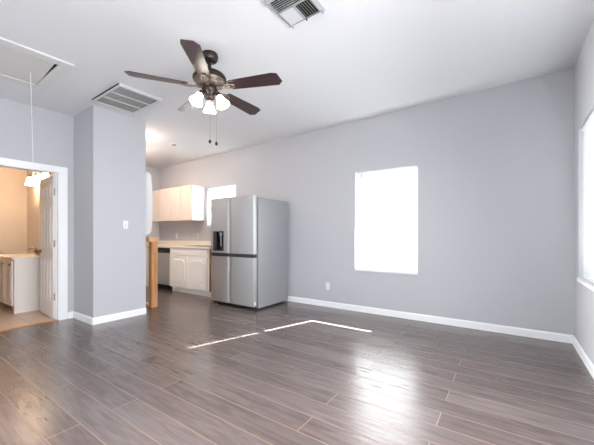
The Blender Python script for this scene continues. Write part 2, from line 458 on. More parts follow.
for z in (0.30, 1.02, 1.72):
    h = MB().cyl((0.008, 0.026, z - 0.045), (0.008, 0.026, z + 0.045), 0.006, 10)
    h.box(-0.001, 0.008, 0.004, 0.030, z - 0.045, z + 0.045)
    h.build('hinge', M['chrome'], d1)

# windows --------------------------------------------------------------
def window(name, axis, rect, wallc, out, double=True):
    """vinyl double-hung set near the outside of the wall; out: +1/-1 outward along the wall normal"""
    u0, u1, z0, z1 = rect
    root = bpy.data.objects.new(name, None); COL.objects.link(root)
    ce = wallc
    def B(mb, a0, a1, d0, d1, za, zb, bev=0.0):
        lo, hi = sorted((ce + out * d0, ce + out * d1))
        if axis == 'x': mb.box(a0, a1, lo, hi, za, zb, bev)
        else: mb.box(lo, hi, a0, a1, za, zb, bev)
    root.location = ((u0 + u1) / 2, ce, z0) if axis == 'x' else (ce, (u0 + u1) / 2, z0)
    off = root.location
    f = MB(); fw = 0.022
    B(f, u0, u0 + fw, 0.080, 0.135, z0, z1); B(f, u1 - fw, u1, 0.080, 0.135, z0, z1)
    B(f, u0 + fw, u1 - fw, 0.080, 0.135, z0, z0 + 0.074); B(f, u0 + fw, u1 - fw, 0.080, 0.135, z1 - fw, z1)
    f.build('window_frame', M['vinyl'], root, off=off)
    zm = z0 + (z1 - z0) * 0.5
    s = MB(); B(s, u0 + fw, u1 - fw, 0.088, 0.120, zm - 0.022, zm + 0.022, 0.003)
    for ua, ub in ((u0 + fw, u0 + 0.047), (u1 - 0.047, u1 - fw)): B(s, ua, ub, 0.090, 0.118, zm + 0.022, z1 - fw)
    s.build('upper_sash', M['vinyl'], root, off=off)
    for za, zb in ((z0 + 0.074, zm - 0.022), (zm + 0.022, z1 - fw)):
        g = MB(); B(g, u0 + fw, u1 - fw, 0.104, 0.107, za, zb); g.build('glass_pane', M['glass'], root, off=off)
    si = MB(); B(si, u0 - 0.0, u1 + 0.0, -0.012, 0.080, z0 - 0.032, z0 + 0.004, 0.003)
    si.build('window_sill', M['trim'], root, off=off)
    struct(root)
    return root
window('window_1', 'x', WIN1, YB, 1)
window('window_2', 'x', WIN2, YB, 1)
window('window_3', 'y', WIN3, XR, 1)
window('window_4', 'y', WIN4, XR, 1)
window('window_5', 'x', REAR[0], YREAR, -1)
window('window_6', 'x', REAR[1], YREAR, -1)
window('window_7', 'y', WIN7, XD, -1)

def blind(label, axis, rect, wallc, gap0, gap1, gapb, wand=None, depth=0.035, wand_len=0.62, slat='blind'):
    """mini blind hung inside the reveal: headrail, closed slats, bottom rail, ladder cords, tilt wand"""
    u0, u1, z0, z1 = rect
    a0, a1 = u0 + gap0, u1 - gap1; zt = z1 - 0.003; zb = z0 + gapb
    root = thing('window_blind', label, 'blind', ((u0 + u1) / 2, wallc + depth, zb) if axis == 'x' else (wallc + depth, (u0 + u1) / 2, zb), 'white blinds in the windows')
    off = root.location
    def B(mb, p0, p1, d0, d1, za, zb_, bev=0.0):
        lo, hi = wallc + depth + d0, wallc + depth + d1
        if axis == 'x': mb.box(p0, p1, lo, hi, za, zb_, bev)
        else: mb.box(lo, hi, p0, p1, za, zb_, bev)
    h = MB(); B(h, a0, a1, -0.018, 0.018, zt - 0.030, zt, 0.002); h.build('headrail', M['vinyl'], root, off=off)
    r = MB(); B(r, a0, a1, -0.010, 0.010, zb, zb + 0.016, 0.003); r.build('bottom_rail', M['vinyl'], root, off=off)
    mb = MB(); pitch = 0.0215; z = zb + 0.024; n = 0
    tilt = math.radians(68); hw = 0.0125
    while z < zt - 0.034:
        cols = []
        for q in (-1, -0.33, 0.33, 1):
            dd = q * hw * math.cos(tilt); dz = q * hw * math.sin(tilt) + 0.0
            bulge = (1 - q * q) * 0.0022
            y = wallc + depth - dd - bulge; zz = z + dz
            cols.append([mb.bm.verts.new((u, y, zz) if axis == 'x' else (y, u, zz)) for u in (a0, a1)])
        for A, Bv in zip(cols, cols[1:]): mb.bm.faces.new((A[0], A[1], Bv[1], Bv[0]))
        z += pitch
    mb.build('slats', M[slat], root, True, off=off)
    for fr in (0.16, 0.84):
        u = a0 + (a1 - a0) * fr
        p0, p1 = ((u, wallc + depth - 0.014, zb), (u, wallc + depth - 0.014, zt - 0.02)) if axis == 'x' else ((wallc + depth - 0.014, u, zb), (wallc + depth - 0.014, u, zt - 0.02))
        MB().cyl(p0, p1, 0.0012, 6).build('ladder_cord', M['cord'], root, off=off)
    if wand is not None:
        w = MB()
        p0, p1 = ((wand, wallc + depth - 0.024, zt - 0.03), (wand, wallc + depth - 0.026, zt - wand_len)) if axis == 'x' else ((wallc + depth - 0.024, wand, zt - 0.03), (wallc + depth - 0.026, wand, zt - wand_len))
        w.cyl(p0, p1, 0.010, 8); w.build('tilt_wand', M['grey_plastic'], root, off=off)['label'] = 'grey tilt wand'
    return root
blind('closed white blind in the single window of the long back wall', 'x', WIN1, YB, 0.047, 0.012, 0.080, WIN1[0] + 0.10)
blind('white blind in the kitchen window half hidden by the fridge', 'x', WIN2, YB, 0.010, 0.010, 0.012)
blind('white slatted blind in the right hand wall window at photo edge', 'y', WIN3, XR, 0.008, 0.010, 0.012, slat='blind_dim')

blind('unseen white blind added in the near right wall window to block sun', 'y', WIN4, XR, 0.008, 0.010, 0.012)  # out of view; added to stop sun bouncing onto the ceiling

# ------------------------------------------------------------------ refrigerator
FX0, FX1, FY0, FYB = -4.085, -3.125, 3.366, 4.205
FS = -3.640
fr = thing('refrigerator', 'large stainless steel four door refrigerator with ice dispenser against back wall', 'refrigerator', ((FX0 + FX1) / 2, (FY0 + FYB) / 2, 0))
fo = fr.location
MB().box(FX0 + 0.008, FX1 + 0.020, FY0 + 0.085, FYB, 0.028, 1.712, 0.006).build('body', M['steel_side'], fr, off=fo)
MB().box(FX0 + 0.02, FX1 - 0.02, FY0 + 0.05, FY0 + 0.09, 0.018, 0.10, 0.004).build('base_grille', M['dark_plastic'], fr, off=fo)
for x in (FX0 + 0.06, FX1 - 0.06):
    for y in (FY0 + 0.11, FYB - 0.06): MB().cyl((x, y, 0), (x, y, 0.03), 0.022, 12).build('foot', M['dark_plastic'], fr, off=fo)
def fridge_door(x0, x1, z0, z1, inner):
    """plan outline with the pull edge sculpted back on the inner side"""
    y0, y1 = FY0, FY0 + 0.072
    s = 1 if inner == 'right' else -1
    e, o = (x1, x0) if inner == 'right' else (x0, x1)
    p = [(o, y1), (o, y0 + 0.010), (o + s * 0.003, y0 + 0.003), (o + s * 0.010, y0)]
    for t in range(0, 9):
        u = t / 8
        p.append((e - s * (0.052 - 0.049 * u), y0 + 0.013 * (0.5 - 0.5 * math.cos(PI * u))))
    p += [(e - s * 0.001, y1)]
    return MB().prism(p, 'z', z0, z1)
for z0, z1, nm in ((0.852, 1.745, 'upper'), (0.062, 0.795, 'lower')):
    for x0, x1, inner in ((FX0, FS - 0.003, 'right'), (FS + 0.003, FX1, 'left')):
        if nm == 'upper' and inner == 'right': continue
        fridge_door(x0, x1, z0, z1, inner).build('door', M['steel'], fr, True, off=fo)
# upper left door with the dispenser bay: outline built around the opening
DX0, DX1, DZ0, DZ1 = -4.020, -3.775, 0.885, 1.205
mb = fridge_door(DX1, FS - 0.003, 0.852, 1.745, 'right')
mb.box(FX0, DX0, FY0, FY0 + 0.072, 0.852, 1.745).box(DX0, DX1, FY0, FY0 + 0.072, DZ1, 1.745).box(DX0, DX1, FY0, FY0 + 0.072, 0.852, DZ0)
mb.box(DX0, DX1, FY0 + 0.060, FY0 + 0.072, DZ0, DZ1)
for v in list(mb.bm.verts):   # no step where the stile meets the rest
    if abs(v.co.x - (DX1 + 0.003)) < 1e-5 or abs(v.co.x - DX1) < 1e-5 and v.co.y < FY0 + 0.02: v.co.y = FY0 if v.co.y < FY0 + 0.012 else v.co.y
dl = mb.build('door', M['steel'], fr, True, off=fo)
b = MB(); t = 0.012
b.box(DX0, DX1, FY0 - 0.003, FY0 + 0.05, DZ1 - t, DZ1).box(DX0, DX1, FY0 - 0.003, FY0 + 0.05, DZ0, DZ0 + t)
b.box(DX0, DX0 + t, FY0 - 0.003, FY0 + 0.05, DZ0 + t, DZ1 - t).box(DX1 - t, DX1, FY0 - 0.003, FY0 + 0.05, DZ0 + t, DZ1 - t)
b.box(DX0 + t, DX1 - t, FY0 + 0.045, FY0 + 0.058, DZ0 + t, DZ1 - t)
dp = b.build('dispenser', M['dark_plastic'], dl, off=fo); dp['label'] = 'black water and ice dispenser bay'
MB().box(DX0 + t, DX0 + 0.075, FY0 - 0.002, FY0 + 0.010, DZ0 + t, DZ1 - t, 0.002).build('control_panel', M['band'], dl, off=fo)
MB().cyl((-3.865, FY0 + 0.025, 1.185), (-3.865, FY0 + 0.025, 1.13), 0.026, 14, 0.018).box(-3.875, -3.855, FY0 + 0.02, FY0 + 0.034, 0.96, 1.14, 0.003).build('paddle', M['grey_plastic'], dl, True, off=fo)
MB().box(FX0 + 0.004, FX1 - 0.003, FY0 + 0.022, FY0 + 0.080, 0.797, 0.850).build('handle_recess', M['band'], fr, off=fo)['label'] = 'dark recessed grip band'
for xh in (FX0 + 0.055, FX1 - 0.090): MB().box(xh, xh + 0.035, FY0 + 0.074, FY0 + 0.15, 1.713, 1.735, 0.004).build('hinge_cover', M['grey_plastic'], fr, off=fo)
MB().lathe([(0, 0), (0.010, 0), (0.010, 0.002), (0, 0.002)], Matrix.Translation((FX1 - 0.065, FY0, 1.700)) @ Matrix.Rotation(PI / 2, 4, 'X'), 16).build('badge', M['plate'], fr, off=fo)['label'] = 'small round badge'
MB().box(FX1 - 0.0015, FX1 + 0.0008, FY0 + 0.022, FY0 + 0.050, 0.085, 0.135).build('sticker', M['plate'], fr, off=fo)['label'] = 'white sticker'

# ------------------------------------------------------------------ kitchen
# upper cabinets: two double-door units
def upper_cabinet(x1, label):
    w = 0.755; x0 = x1 - w; z0, z1 = 1.462, 2.195; yf = YB - 0.33
    r = thing('wall_cabinet', label, 'cabinet', (x1, YB, z0), 'upper kitchen cabinets')
    o = r.location
    MB().box(x0, x1, yf + 0.020, YB, z0, z1, 0.001).build('body', M['cab_cream'], r, off=o)
    for a in (x0 + 0.003, x0 + w / 2 + 0.002):
        MB().box(a, a + w / 2 - 0.006, yf, yf + 0.018, z0 + 0.004, z1 - 0.004, 0.003).build('door', M['cab_cream'], r, off=o)
    return r
u1 = upper_cabinet(-5.380, 'cream double door wall cabinet nearest the kitchen window, window light painted on its end')
e_ = MB().box(-5.380, -5.3775, YB - 0.310, YB - 0.001, 1.462, 2.195).build('lit_end_panel', M['trim'], u1, off=u1.location); e_['label'] = 'end panel with window light painted in'  # white colour stands in for window light on the cabinet's end
u2 = copy_tree(u1); u2.location.x = -5.380 - 0.757; u2['label'] = 'cream double door wall cabinet further left, against the tall white bowed cabinet'
for ch in [k for k in bpy.data.objects if k.parent == u2 and k.name.startswith('lit_end_panel')]: bpy.data.objects.remove(ch)

bc = thing('bowed_wall_cabinet', 'tall white bowed wall cabinet above raw wood frame, half hidden by projecting wall', 'cabinet', (-5.2, YC1, 1.15))
o = bc.location
MB().box(-5.60, -4.850, YC1 + 0.0005, 2.700, 1.15, 2.175, 0.004).build('body', M['vinyl'], bc, off=o)
pf = [(2.701, 1.15), (2.745, 1.17)]
for k_ in range(11):
    u_ = k_ / 10; pf.append((2.745 + 0.046 * math.sin(PI * (0.12 + 0.80 * u_)) ** 0.6, 1.20 + 0.93 * u_))
pf += [(2.735, 2.165), (2.701, 2.175)]
MB().prism(pf, 'x', -5.60, -4.850).build('door', M['vinyl'], bc, True, off=o)

YF = 3.654
def ogee(x0, x1, z0, z1, r=0.055, n=6):
    """rectangle with scooped corners"""
    p = []
    for cx, cz_, a in ((x0, z0, 90), (x1, z0, 180), (x1, z1, 270), (x0, z1, 360)):
        for k in range(n + 1):
            t = math.radians(a - 90 * k / n)
            p.append((cx + r * math.cos(t), cz_ + r * math.sin(t)))
    return p
def base_cabinet(x0, x1, label, side=False):
    r = thing('base_cabinet', label, 'cabinet', ((x0 + x1) / 2, YB - 0.3, 0), 'lower kitchen cabinets')
    o = r.location
    MB().box(x0, x0 + 0.018, YF + 0.0215, YB, 0.10, 0.885).box(x1 - 0.018, x1, YF + 0.0215, YB, 0.10, 0.885).box(x0 + 0.018, x1 - 0.018, YF + 0.0215, YB, 0.10, 0.118).box(x0 + 0.018, x1 - 0.018, YB - 0.008, YB, 0.118, 0.885).build('body', M['cab_side'], r, off=o)
    f = MB(); f.box(x0, x1, YF + 0.006, YF + 0.021, 0.845, 0.885).box(x0, x1, YF + 0.006, YF + 0.021, 0.10, 0.13)
    f.box(x0, x0 + 0.04, YF + 0.006, YF + 0.021, 0.13, 0.845).box(x1 - 0.04, x1, YF + 0.006, YF + 0.021, 0.13, 0.845)
    f.box(x0 + 0.04, x1 - 0.04, YF + 0.006, YF + 0.021, 0.725, 0.765).build('face_frame', M['cab_white'], r, off=o)
    MB().box(x0 + 0.02, x1 - 0.02, YF - 0.012, YF + 0.006, 0.752, 0.878, 0.004).build('drawer_front', M['cab_white'], r, off=o)
    m = (x0 + x1) / 2
    for a, b_ in ((x0 + 0.02, m - 0.003), (m + 0.003, x1 - 0.045)):
        d = MB().box(a, b_, YF - 0.012, YF + 0.006, 0.112, 0.742, 0.004).build('door', M['cab_white'], r, off=o)
        pn = MB().prism(ogee(a + 0.075, b_ - 0.075, 0.19, 0.665), 'y', YF - 0.020, YF - 0.0115)
        bmesh.ops.bevel(pn.bm, geom=[e for e in pn.bm.edges if all(abs(v.co.y - (YF - 0.020)) < 1e-5 for v in e.verts)], offset=0.006, segments=1, affect='EDGES')
        pn.build('panel', M['cab_white'], d, off=o)
    MB().box(x0, x1, YF + 0.055, YF + 0.070, 0.0, 0.10).build('toe_kick', M['cab_white'], r, off=o)
    return r
base_cabinet(-5.705, -4.500, 'off white sink base cabinet with scalloped door panels left of the fridge')
base_cabinet(XK + 0.003, -6.318, 'off white base cabinet in the kitchen corner behind the raw wood post')

dw = thing('dishwasher', 'stainless dishwasher with black control strip under the counter beside raw wood post', 'dishwasher', (-6.01, YB - 0.3, 0))
o = dw.location
MB().box(-6.308, -5.712, YF + 0.03, YB - 0.02, 0.10, 0.87).build('body', M['grey_plastic'], dw, off=o)
MB().box(-6.306, -5.714, YF - 0.010, YF + 0.03, 0.115, 0.775, 0.005).build('door', M['steel_dw'], dw, off=o)
MB().box(-6.306, -5.714, YF - 0.012, YF + 0.03, 0.780, 0.880, 0.005).build('control_panel', M['dark_plastic'], dw, off=o)['label'] = 'black control strip'
MB().box(-6.20, -5.82, YF - 0.022, YF - 0.011, 0.795, 0.812, 0.004).build('handle', M['band'], dw, off=o)
MB().box(-6.306, -5.714, YF + 0.045, YF + 0.06, 0.0, 0.105).build('toe_kick', M['black'], dw, off=o)

ct = MB()
SX0, SX1, SY0, SY1 = -5.33, -4.62, 3.76, 4.14
CT0, CT1 = 0.887, 0.922
ct.box(XK + 0.002, SX0, YF - 0.028, YB - 0.002, CT0, CT1, 0.004).box(SX1, -4.430, YF - 0.028, YB - 0.002, CT0, CT1, 0.004)
ct.box(SX0, SX1, YF - 0.028, SY0, CT0, CT1, 0.004).box(SX0, SX1, SY1, YB - 0.002, CT0, CT1, 0.004)
cto = thing('countertop', 'beige laminate kitchen countertop over the lower cabinets and dishwasher', 'countertop', (-5.7, 3.95, CT0))
ct.build('worktop', M['laminate'], cto, off=cto.location)
MB().box(XK + 0.002, -4.430, YB - 0.020, YB - 0.001, CT1, CT1 + 0.10, 0.003).build('backsplash', M['laminate'], cto, off=cto.location)

sk = thing('kitchen_sink', 'stainless drop in sink in the countertop just left of fridge', 'sink', ((SX0 + SX1) / 2, (SY0 + SY1) / 2, CT1))
o = sk.location
s = MB(); rim = 0.022
s.box(SX0 - rim, SX1 + rim, SY0 - rim, SY0 + 0.004, CT1 + 0.0005, CT1 + 0.007, 0.002).box(SX0 - rim, SX1 + rim, SY1 - 0.004, SY1 + rim, CT1 + 0.0005, CT1 + 0.007, 0.002)
s.box(SX0 - rim, SX0 + 0.004, SY0, SY1, CT1 + 0.0005, CT1 + 0.007, 0.002).box(SX1 - 0.004, SX1 + rim, SY0, SY1, CT1 + 0.0005, CT1 + 0.007, 0.002)
s.build('rim', M['sink'], sk, off=o)
s = MB(); q = 0.006; zb = 0.76
s.box(SX0 + 0.002, SX0 + 0.004, SY0 + 0.004, SY1 - 0.004, zb, CT1).box(SX1 - 0.004, SX1 - 0.002, SY0 + 0.004, SY1 - 0.004, zb, CT1)
s.box(SX0 + 0.002, SX1 - 0.002, SY0 + 0.002, SY0 + 0.004, zb, CT1).box(SX0 + 0.002, SX1 - 0.002, SY1 - 0.004, SY1 - 0.002, zb, CT1)
s.box(SX0 + 0.002, SX1 - 0.002, SY0 + 0.002, SY1 - 0.002, zb - 0.003, zb)
s.build('basin', M['sink'], sk, off=o)

def wall_plate(name, label, cat, x, z, group, axis='x', wallc=YB, kind='outlet'):
    r = thing(name, label, cat, (x, wallc, z) if axis == 'x' else (wallc, x, z), group)
    def B(a0, a1, d0, d1, z0, z1, bev=0.0):
        return MB().box(a0, a1, -d1, -d0, z0, z1, bev) if axis == 'x' else MB().box(d0, d1, a0, a1, z0, z1, bev)
    B(-0.036, 0.036, 0.0, 0.006, -0.058, 0.058, 0.003).build('cover_plate', M['plate'], r)
    if kind == 'outlet':
        for dz in (0.021, -0.021):
            so = B(-0.016, 0.016, 0.006, 0.009, dz - 0.014, dz + 0.014, 0.002).build('socket', M['plate'], r)
            sl = B(-0.008, -0.005, 0.0085, 0.0095, dz - 0.006, dz + 0.006)
            for aa in (B(0.005, 0.008, 0.0085, 0.0095, dz - 0.005, dz + 0.005),):
                me = bpy.data.meshes.new('t'); aa.bm.to_mesh(me); sl.bm.from_mesh(me); aa.bm.free(); bpy.data.meshes.remove(me)
            sl.build('slots', M['dark_plastic'], so)
    else:
        B(-0.005, 0.005, 0.0055, 0.0065, -0.012, 0.012).build('toggle_slot', M['band'], r)
        B(-0.004, 0.004, 0.006, 0.018, -0.002, 0.010, 0.001).build('toggle', M['plate'], r)
    return r
wall_plate('outlet', 'white outlet low on the back wall between fridge and window', 'outlet', -2.355, 0.330, 'wall outlets')
wall_plate('outlet', 'leftmost white outlet on kitchen backsplash, apart from the close pair', 'outlet', -6.38, 1.13, 'wall outlets')
wall_plate('outlet', 'left one of two white outlets close together on backsplash near the kitchen sink', 'outlet', -5.72, 1.13, 'wall outlets')
wall_plate('outlet', 'right one of two white outlets close together on backsplash near the kitchen sink', 'outlet', -5.58, 1.13, 'wall outlets')
wall_plate('light_switch', 'white toggle light switch on the projecting wall left of the kitchen', 'switch', 2.095, 1.280, None, 'y', XC, 'switch')

# unfinished half-wall frame of raw lumber
wf = thing('raw_wood_counter_frame', 'unfinished raw lumber counter frame with end post beside the projecting wall', 'wood frame', (-4.66, 2.70, 0))
o = wf.location
MB().box(-4.680, -4.591, 2.625, 2.727, 0.0, 1.035, 0.003).build('post', M['raw_wood'], wf, off=o)
MB().box(-5.90, -4.681, 2.625, 2.727, 0.0, 0.038, 0.003).build('bottom_plate', M['raw_wood_flat'], wf, off=o)
MB().box(-5.90, -4.575, 2.580, 2.745, 1.036, 1.074, 0.003).build('top_plate', M['raw_wood_flat'], wf, off=o)
MB().box(-5.90, -4.575, 2.580, 2.745, 1.075, 1.112, 0.003).build('top_plate', M['raw_wood_flat'], wf, off=o)
MB().box(-5.90, -4.690, 2.587, 2.624, 0.945, 1.035, 0.003).build('rail', M['raw_wood_flat'], wf, off=o)
for x in (-5.2, -5.75): MB().box(x, x + 0.038, 2.628, 2.724, 0.039, 1.035).build('stud', M['raw_wood'], wf, off=o)

# kitchen ceiling lamp (hidden behind the column, lights the kitchen)
def kitchen_lamp(kx, ky, label):
    kl = thing('kitchen_ceiling_lamp', label, 'ceiling lamp', (kx, ky, cz(kx, ky)), 'kitchen ceiling lamps')
    MB().lathe([(0, 0.0), (0.15, 0.0), (0.15, -0.025), (0.14, -0.03), (0, -0.03)]).build('lamp_base', M['bronze'], kl, True)
    MB().lathe([(0.138, -0.028), (0.13, -0.06), (0.10, -0.09), (0.05, -0.105), (0, -0.11)]).build('lamp_shade', M['kitchen_lamp'], kl, True)
kitchen_lamp(-5.05, 2.60, 'unseen dome ceiling lamp added close behind the projecting wall')  # unseen second lamp added to brighten the kitchen
kitchen_lamp(-5.95, 2.95, 'warm lit dome ceiling lamp deeper in the kitchen, farther from the projecting wall')

# small ceiling fitting in the kitchen
px_, py_ = -4.985, 3.274
sd = thing('smoke_detector', 'small round grey fitting on the kitchen ceiling above the cabinets', 'smoke detector', (px_, py_, cz(px_, py_)), rot=CROT)
MB().lathe([(0, 0), (0.066, 0), (0.066, -0.012), (0.058, -0.020), (0.040, -0.022), (0.0, -0.022)]).build('housing', M['grille'], sd, True)
MB().lathe([(0.040, -0.0215), (0.038, -0.034), (0.022, -0.042), (0, -0.043)]).build('sensor', M['grey_plastic'], sd, True)

# ------------------------------------------------------------------ bathroom
vx1, vx0, vy0, vy1, vh = -5.865, -7.08, 1.292, YBW, 0.785
va = thing('bathroom_vanity', 'white bathroom vanity cabinet seen through the doorway on the left', 'vanity', ((vx0 + vx1) / 2, (vy0 + vy1) / 2, 0))
o = va.location
MB().box(vx0, vx1 - 0.018, vy0 + 0.02, vy1, 0.09, vh).build('body', M['vanity'], va, off=o)
MB().box(vx1 - 0.018, vx1, vy0 + 0.02, vy1, 0.0, vh, 0.002).build('side_panel', M['vanity'], va, off=o)
# front frame with scrolled feet
fp = [(vx0, 0), (vx0 + 0.06, 0), (vx0 + 0.08, 0.05), (vx0 + 0.13, 0.085), (vx1 - 0.13, 0.085), (vx1 - 0.08, 0.05), (vx1 - 0.06, 0), (vx1, 0), (vx1, vh), (vx0, vh)]
MB().prism(fp, 'y', vy0, vy0 + 0.02).build('face_frame', M['vanity'], va, off=o)
n = 3; dwid = (vx1 - vx0 - 0.10) / n
for i in range(n):
    a = vx0 + 0.05 + i * dwid
    d = MB().box(a + 0.006, a + dwid - 0.006, vy0 - 0.018, vy0 - 0.0005, 0.12, vh - 0.03, 0.004).build('door', M['vanity'], va, off=o)
    p = MB(); x0, x1, z0, z1, f, yy = a + 0.06, a + dwid - 0.06, 0.18, vh - 0.09, 0.014, vy0 - 0.018
    p.box(x0, x1, yy - 0.005, yy, z0, z0 + f).box(x0, x1, yy - 0.005, yy, z1 - f, z1).box(x0, x0 + f, yy - 0.005, yy, z0, z1).box(x1 - f, x1, yy - 0.005, yy, z0, z1)
    p.build('panel', M['vanity'], d, off=o)
    hx = a + dwid - 0.045
    MB().lathe([(0.006, 0), (0.006, 0.012), (0.014, 0.018), (0.015, 0.024), (0, 0.028)], Matrix.Translation((hx, vy0 - 0.018, vh - 0.075)) @ Matrix.Rotation(PI / 2, 4, 'X'), 14).build('knob', M['brass'], d, True, off=o)
MB().box(vx0 - 0.004, vx1 + 0.015, vy0 - 0.03, vy1 - 0.0005, vh + 0.0005, vh + 0.03, 0.006).build('vanity_top', M['counter_white'], va, off=o)
MB().box(vx0 - 0.004, vx1 + 0.010, vy1 - 0.018, vy1 - 0.0005, vh + 0.03, vh + 0.11, 0.004).build('backsplash', M['counter_white'], va, off=o)

fx = -6.42
fa = thing('bathroom_faucet', 'small metal faucet with two handles on the bathroom vanity', 'faucet', (fx, 1.70, vh + 0.03))
MB().box(-0.08, 0.08, -0.022, 0.022, 0.0005, 0.016, 0.006).build('faucet_base', M['chrome'], fa, True)
MB().tube([(0, 0, 0.016), (0, 0, 0.09), (0, -0.03, 0.115), (0, -0.08, 0.112), (0, -0.105, 0.09)], 0.010, 10).build('spout', M['chrome'], fa, True)
for sx in (-1, 1):
    MB().cyl((sx * 0.055, 0, 0.016), (sx * 0.055, 0, 0.045), 0.012, 12).box(sx * 0.055 - 0.03, sx * 0.055 + 0.03, -0.006, 0.006, 0.042, 0.054, 0.003).build('handle', M['brass'], fa, True)

mi = thing('bathroom_mirror', 'bathroom mirror with white frame above the vanity, mostly behind the open door', 'mirror', (-6.3, YBW, 1.0))
o = mi.location
mx0, mx1, mz0, mz1, f = -6.73, -5.95, 1.00, 1.90, 0.035
MB().box(mx0, mx1, YBW - 0.022, YBW - 0.0005, mz0, mz0 + f, 0.004).box(mx0, mx1, YBW - 0.022, YBW - 0.0005, mz1 - f, mz1, 0.004).box(mx0, mx0 + f, YBW - 0.022, YBW - 0.0005, mz0 + f, mz1 - f, 0.004).box(mx1 - f, mx1, YBW - 0.022, YBW - 0.0005, mz0 + f, mz1 - f, 0.004).build('mirror_frame', M['trim'], mi, off=o)
MB().box(mx0 + f, mx1 - f, YBW - 0.010, YBW - 0.0005, mz0 + f, mz1 - f).build('mirror_glass', M['mirror'], mi, off=o)

vl = thing('vanity_light', 'lit four shade vanity light bar on the bathroom wall', 'wall light', (-6.47, YBW, 2.16))
MB().box(-0.50, 0.50, -0.022, -0.0005, -0.035, 0.035, 0.006).build('back_bar', M['bronze'], vl, True)
for i in range(4):
    x = -0.40 + i * 0.267
    MB().tube([(x, -0.02, 0.0), (x, -0.07, 0.035), (x, -0.11, 0.02), (x, -0.115, -0.01)], 0.009, 8).build('arm', M['bronze'], vl, True)
    sh = MB().lathe([(0.024, -0.01), (0.034, -0.03), (0.046, -0.08), (0.066, -0.145), (0.063, -0.145), (0.043, -0.08), (0.030, -0.03), (0.0, -0.012)], Matrix.Translation((x, -0.115, 0)), 24).build('lamp_shade', M['bath_shade'], vl, True)

# ------------------------------------------------------------------ attic hatch
hx0, hx1, hy0, hy1 = -4.300, -3.450, -0.15, 1.200
hz = cz((hx0 + hx1) / 2, (hy0 + hy1) / 2)
ah = thing('attic_hatch', 'pull down attic hatch with white trim in the ceiling at upper left', 'attic hatch', ((hx0 + hx1) / 2, (hy0 + hy1) / 2, hz), rot=CROT)
ax, ay, tw = (hx1 - hx0) / 2, (hy1 - hy0) / 2, 0.098
t = MB()
t.box(-ax, ax, ay - tw, ay, -0.018, 0.0, 0.003).box(-ax, ax, -ay, -ay + tw, -0.018, 0.0, 0.003)
t.box(ax - tw, ax, -ay + tw, ay - tw, -0.018, 0.0, 0.003).box(-ax, -ax + tw, -ay + tw, ay - tw, -0.018, 0.0, 0.003)
t.build('hatch_trim', M['hatch_trim'], ah)
MB().box(-ax + tw - 0.005, ax - tw + 0.005, -ay + tw - 0.005, ay - tw + 0.005, -0.003, -0.0005).build('opening_shade', M['black'], ah)  # black sheet stands in for shade inside the hatch
i0, i1, j0, j1 = -ax + tw + 0.002, ax - tw - 0.004, -ay + tw + 0.004, ay - tw
MB().prism([(i0, j0), (i1, j0), (i1, j1 - 0.030), (i0 + 0.15, j1 - 0.004), (i0, j1 - 0.003)], 'z', -0.013, -0.0035).build('hatch_panel', M['hatch'], ah)['label'] = 'bare pinkish hatch board'
cxl, cyl_ = -3.939 - ah.location.x, 0.990 - ah.location.y
MB().cyl((cxl, cyl_, -0.013), (cxl, cyl_, -1.02), 0.0021, 8).lathe([(0, -1.00), (0.008, -1.008), (0.010, -1.03), (0.005, -1.045), (0, -1.046)], Matrix.Translation((cxl, cyl_, 0)), 12).build('pull_cord', M['cord'], ah)['label'] = 'thin white pull cord'

# ------------------------------------------------------------------ return air grille
gx0, gx1, gy0, gy1 = -4.140, -3.472, 1.612, 2.118
gz = cz((gx0 + gx1) / 2, (gy0 + gy1) / 2)
rg = thing('return_air_grille', 'large three section return air grille on ceiling in front of projecting wall', 'air vent', ((gx0 + gx1) / 2, (gy0 + gy1) / 2, gz), rot=CROT)
ax, ay = (gx1 - gx0) / 2, (gy1 - gy0) / 2
MB().box(-ax + 0.001, ax - 0.001, -ay + 0.014, ay - 0.001, -0.0205, 0.0).build('duct_neck', M['grille'], rg)
MB().box(-ax + 0.003, ax - 0.02, -ay + 0.006, -ay + 0.014, -0.0195, 0.0).build('gap_shade', M['black'], rg)  # black strip stands in for shade under the frame edge
MB().box(-ax + 0.03, ax - 0.03, -ay + 0.03, ay - 0.03, -0.0215, -0.0207).build('duct_shade', M['black'], rg)  # black sheet stands in for the shade inside the duct
fw = 0.036; f = MB(); z0, z1 = -0.030, -0.0205
f.box(-ax, ax, -ay, -ay + fw, z0, z1, 0.003).box(-ax, ax, ay - fw, ay, z0, z1, 0.003).box(-ax, -ax + fw, -ay + fw, ay - fw, z0, z1, 0.003).box(ax - fw, ax, -ay + fw, ay - fw, z0, z1, 0.003)
cwid = (2 * ax - 2 * fw) / 3
for i in (1, 2):
    x = -ax + fw + i * cwid; f.box(x - 0.010, x + 0.010, -ay + fw, ay - fw, z0, z1, 0.002)
f.build('grille_frame', M['grille'], rg)
for i in range(3):
    xa = -ax + fw + i * cwid + (0.010 if i else 0); xb = -ax + fw + (i + 1) * cwid - (0.010 if i < 2 else 0)
    s = MB(); y = -ay + fw + 0.006; p = 0.0100
    while y < ay - fw - 0.008:
        s.prism([(y, -0.0265), (y + 0.0015, -0.0275), (y + 0.0110, -0.0225), (y + 0.0095, -0.0215)], 'x', xa, xb); y += p
    s.build('slats', M['slat_grey'], rg)

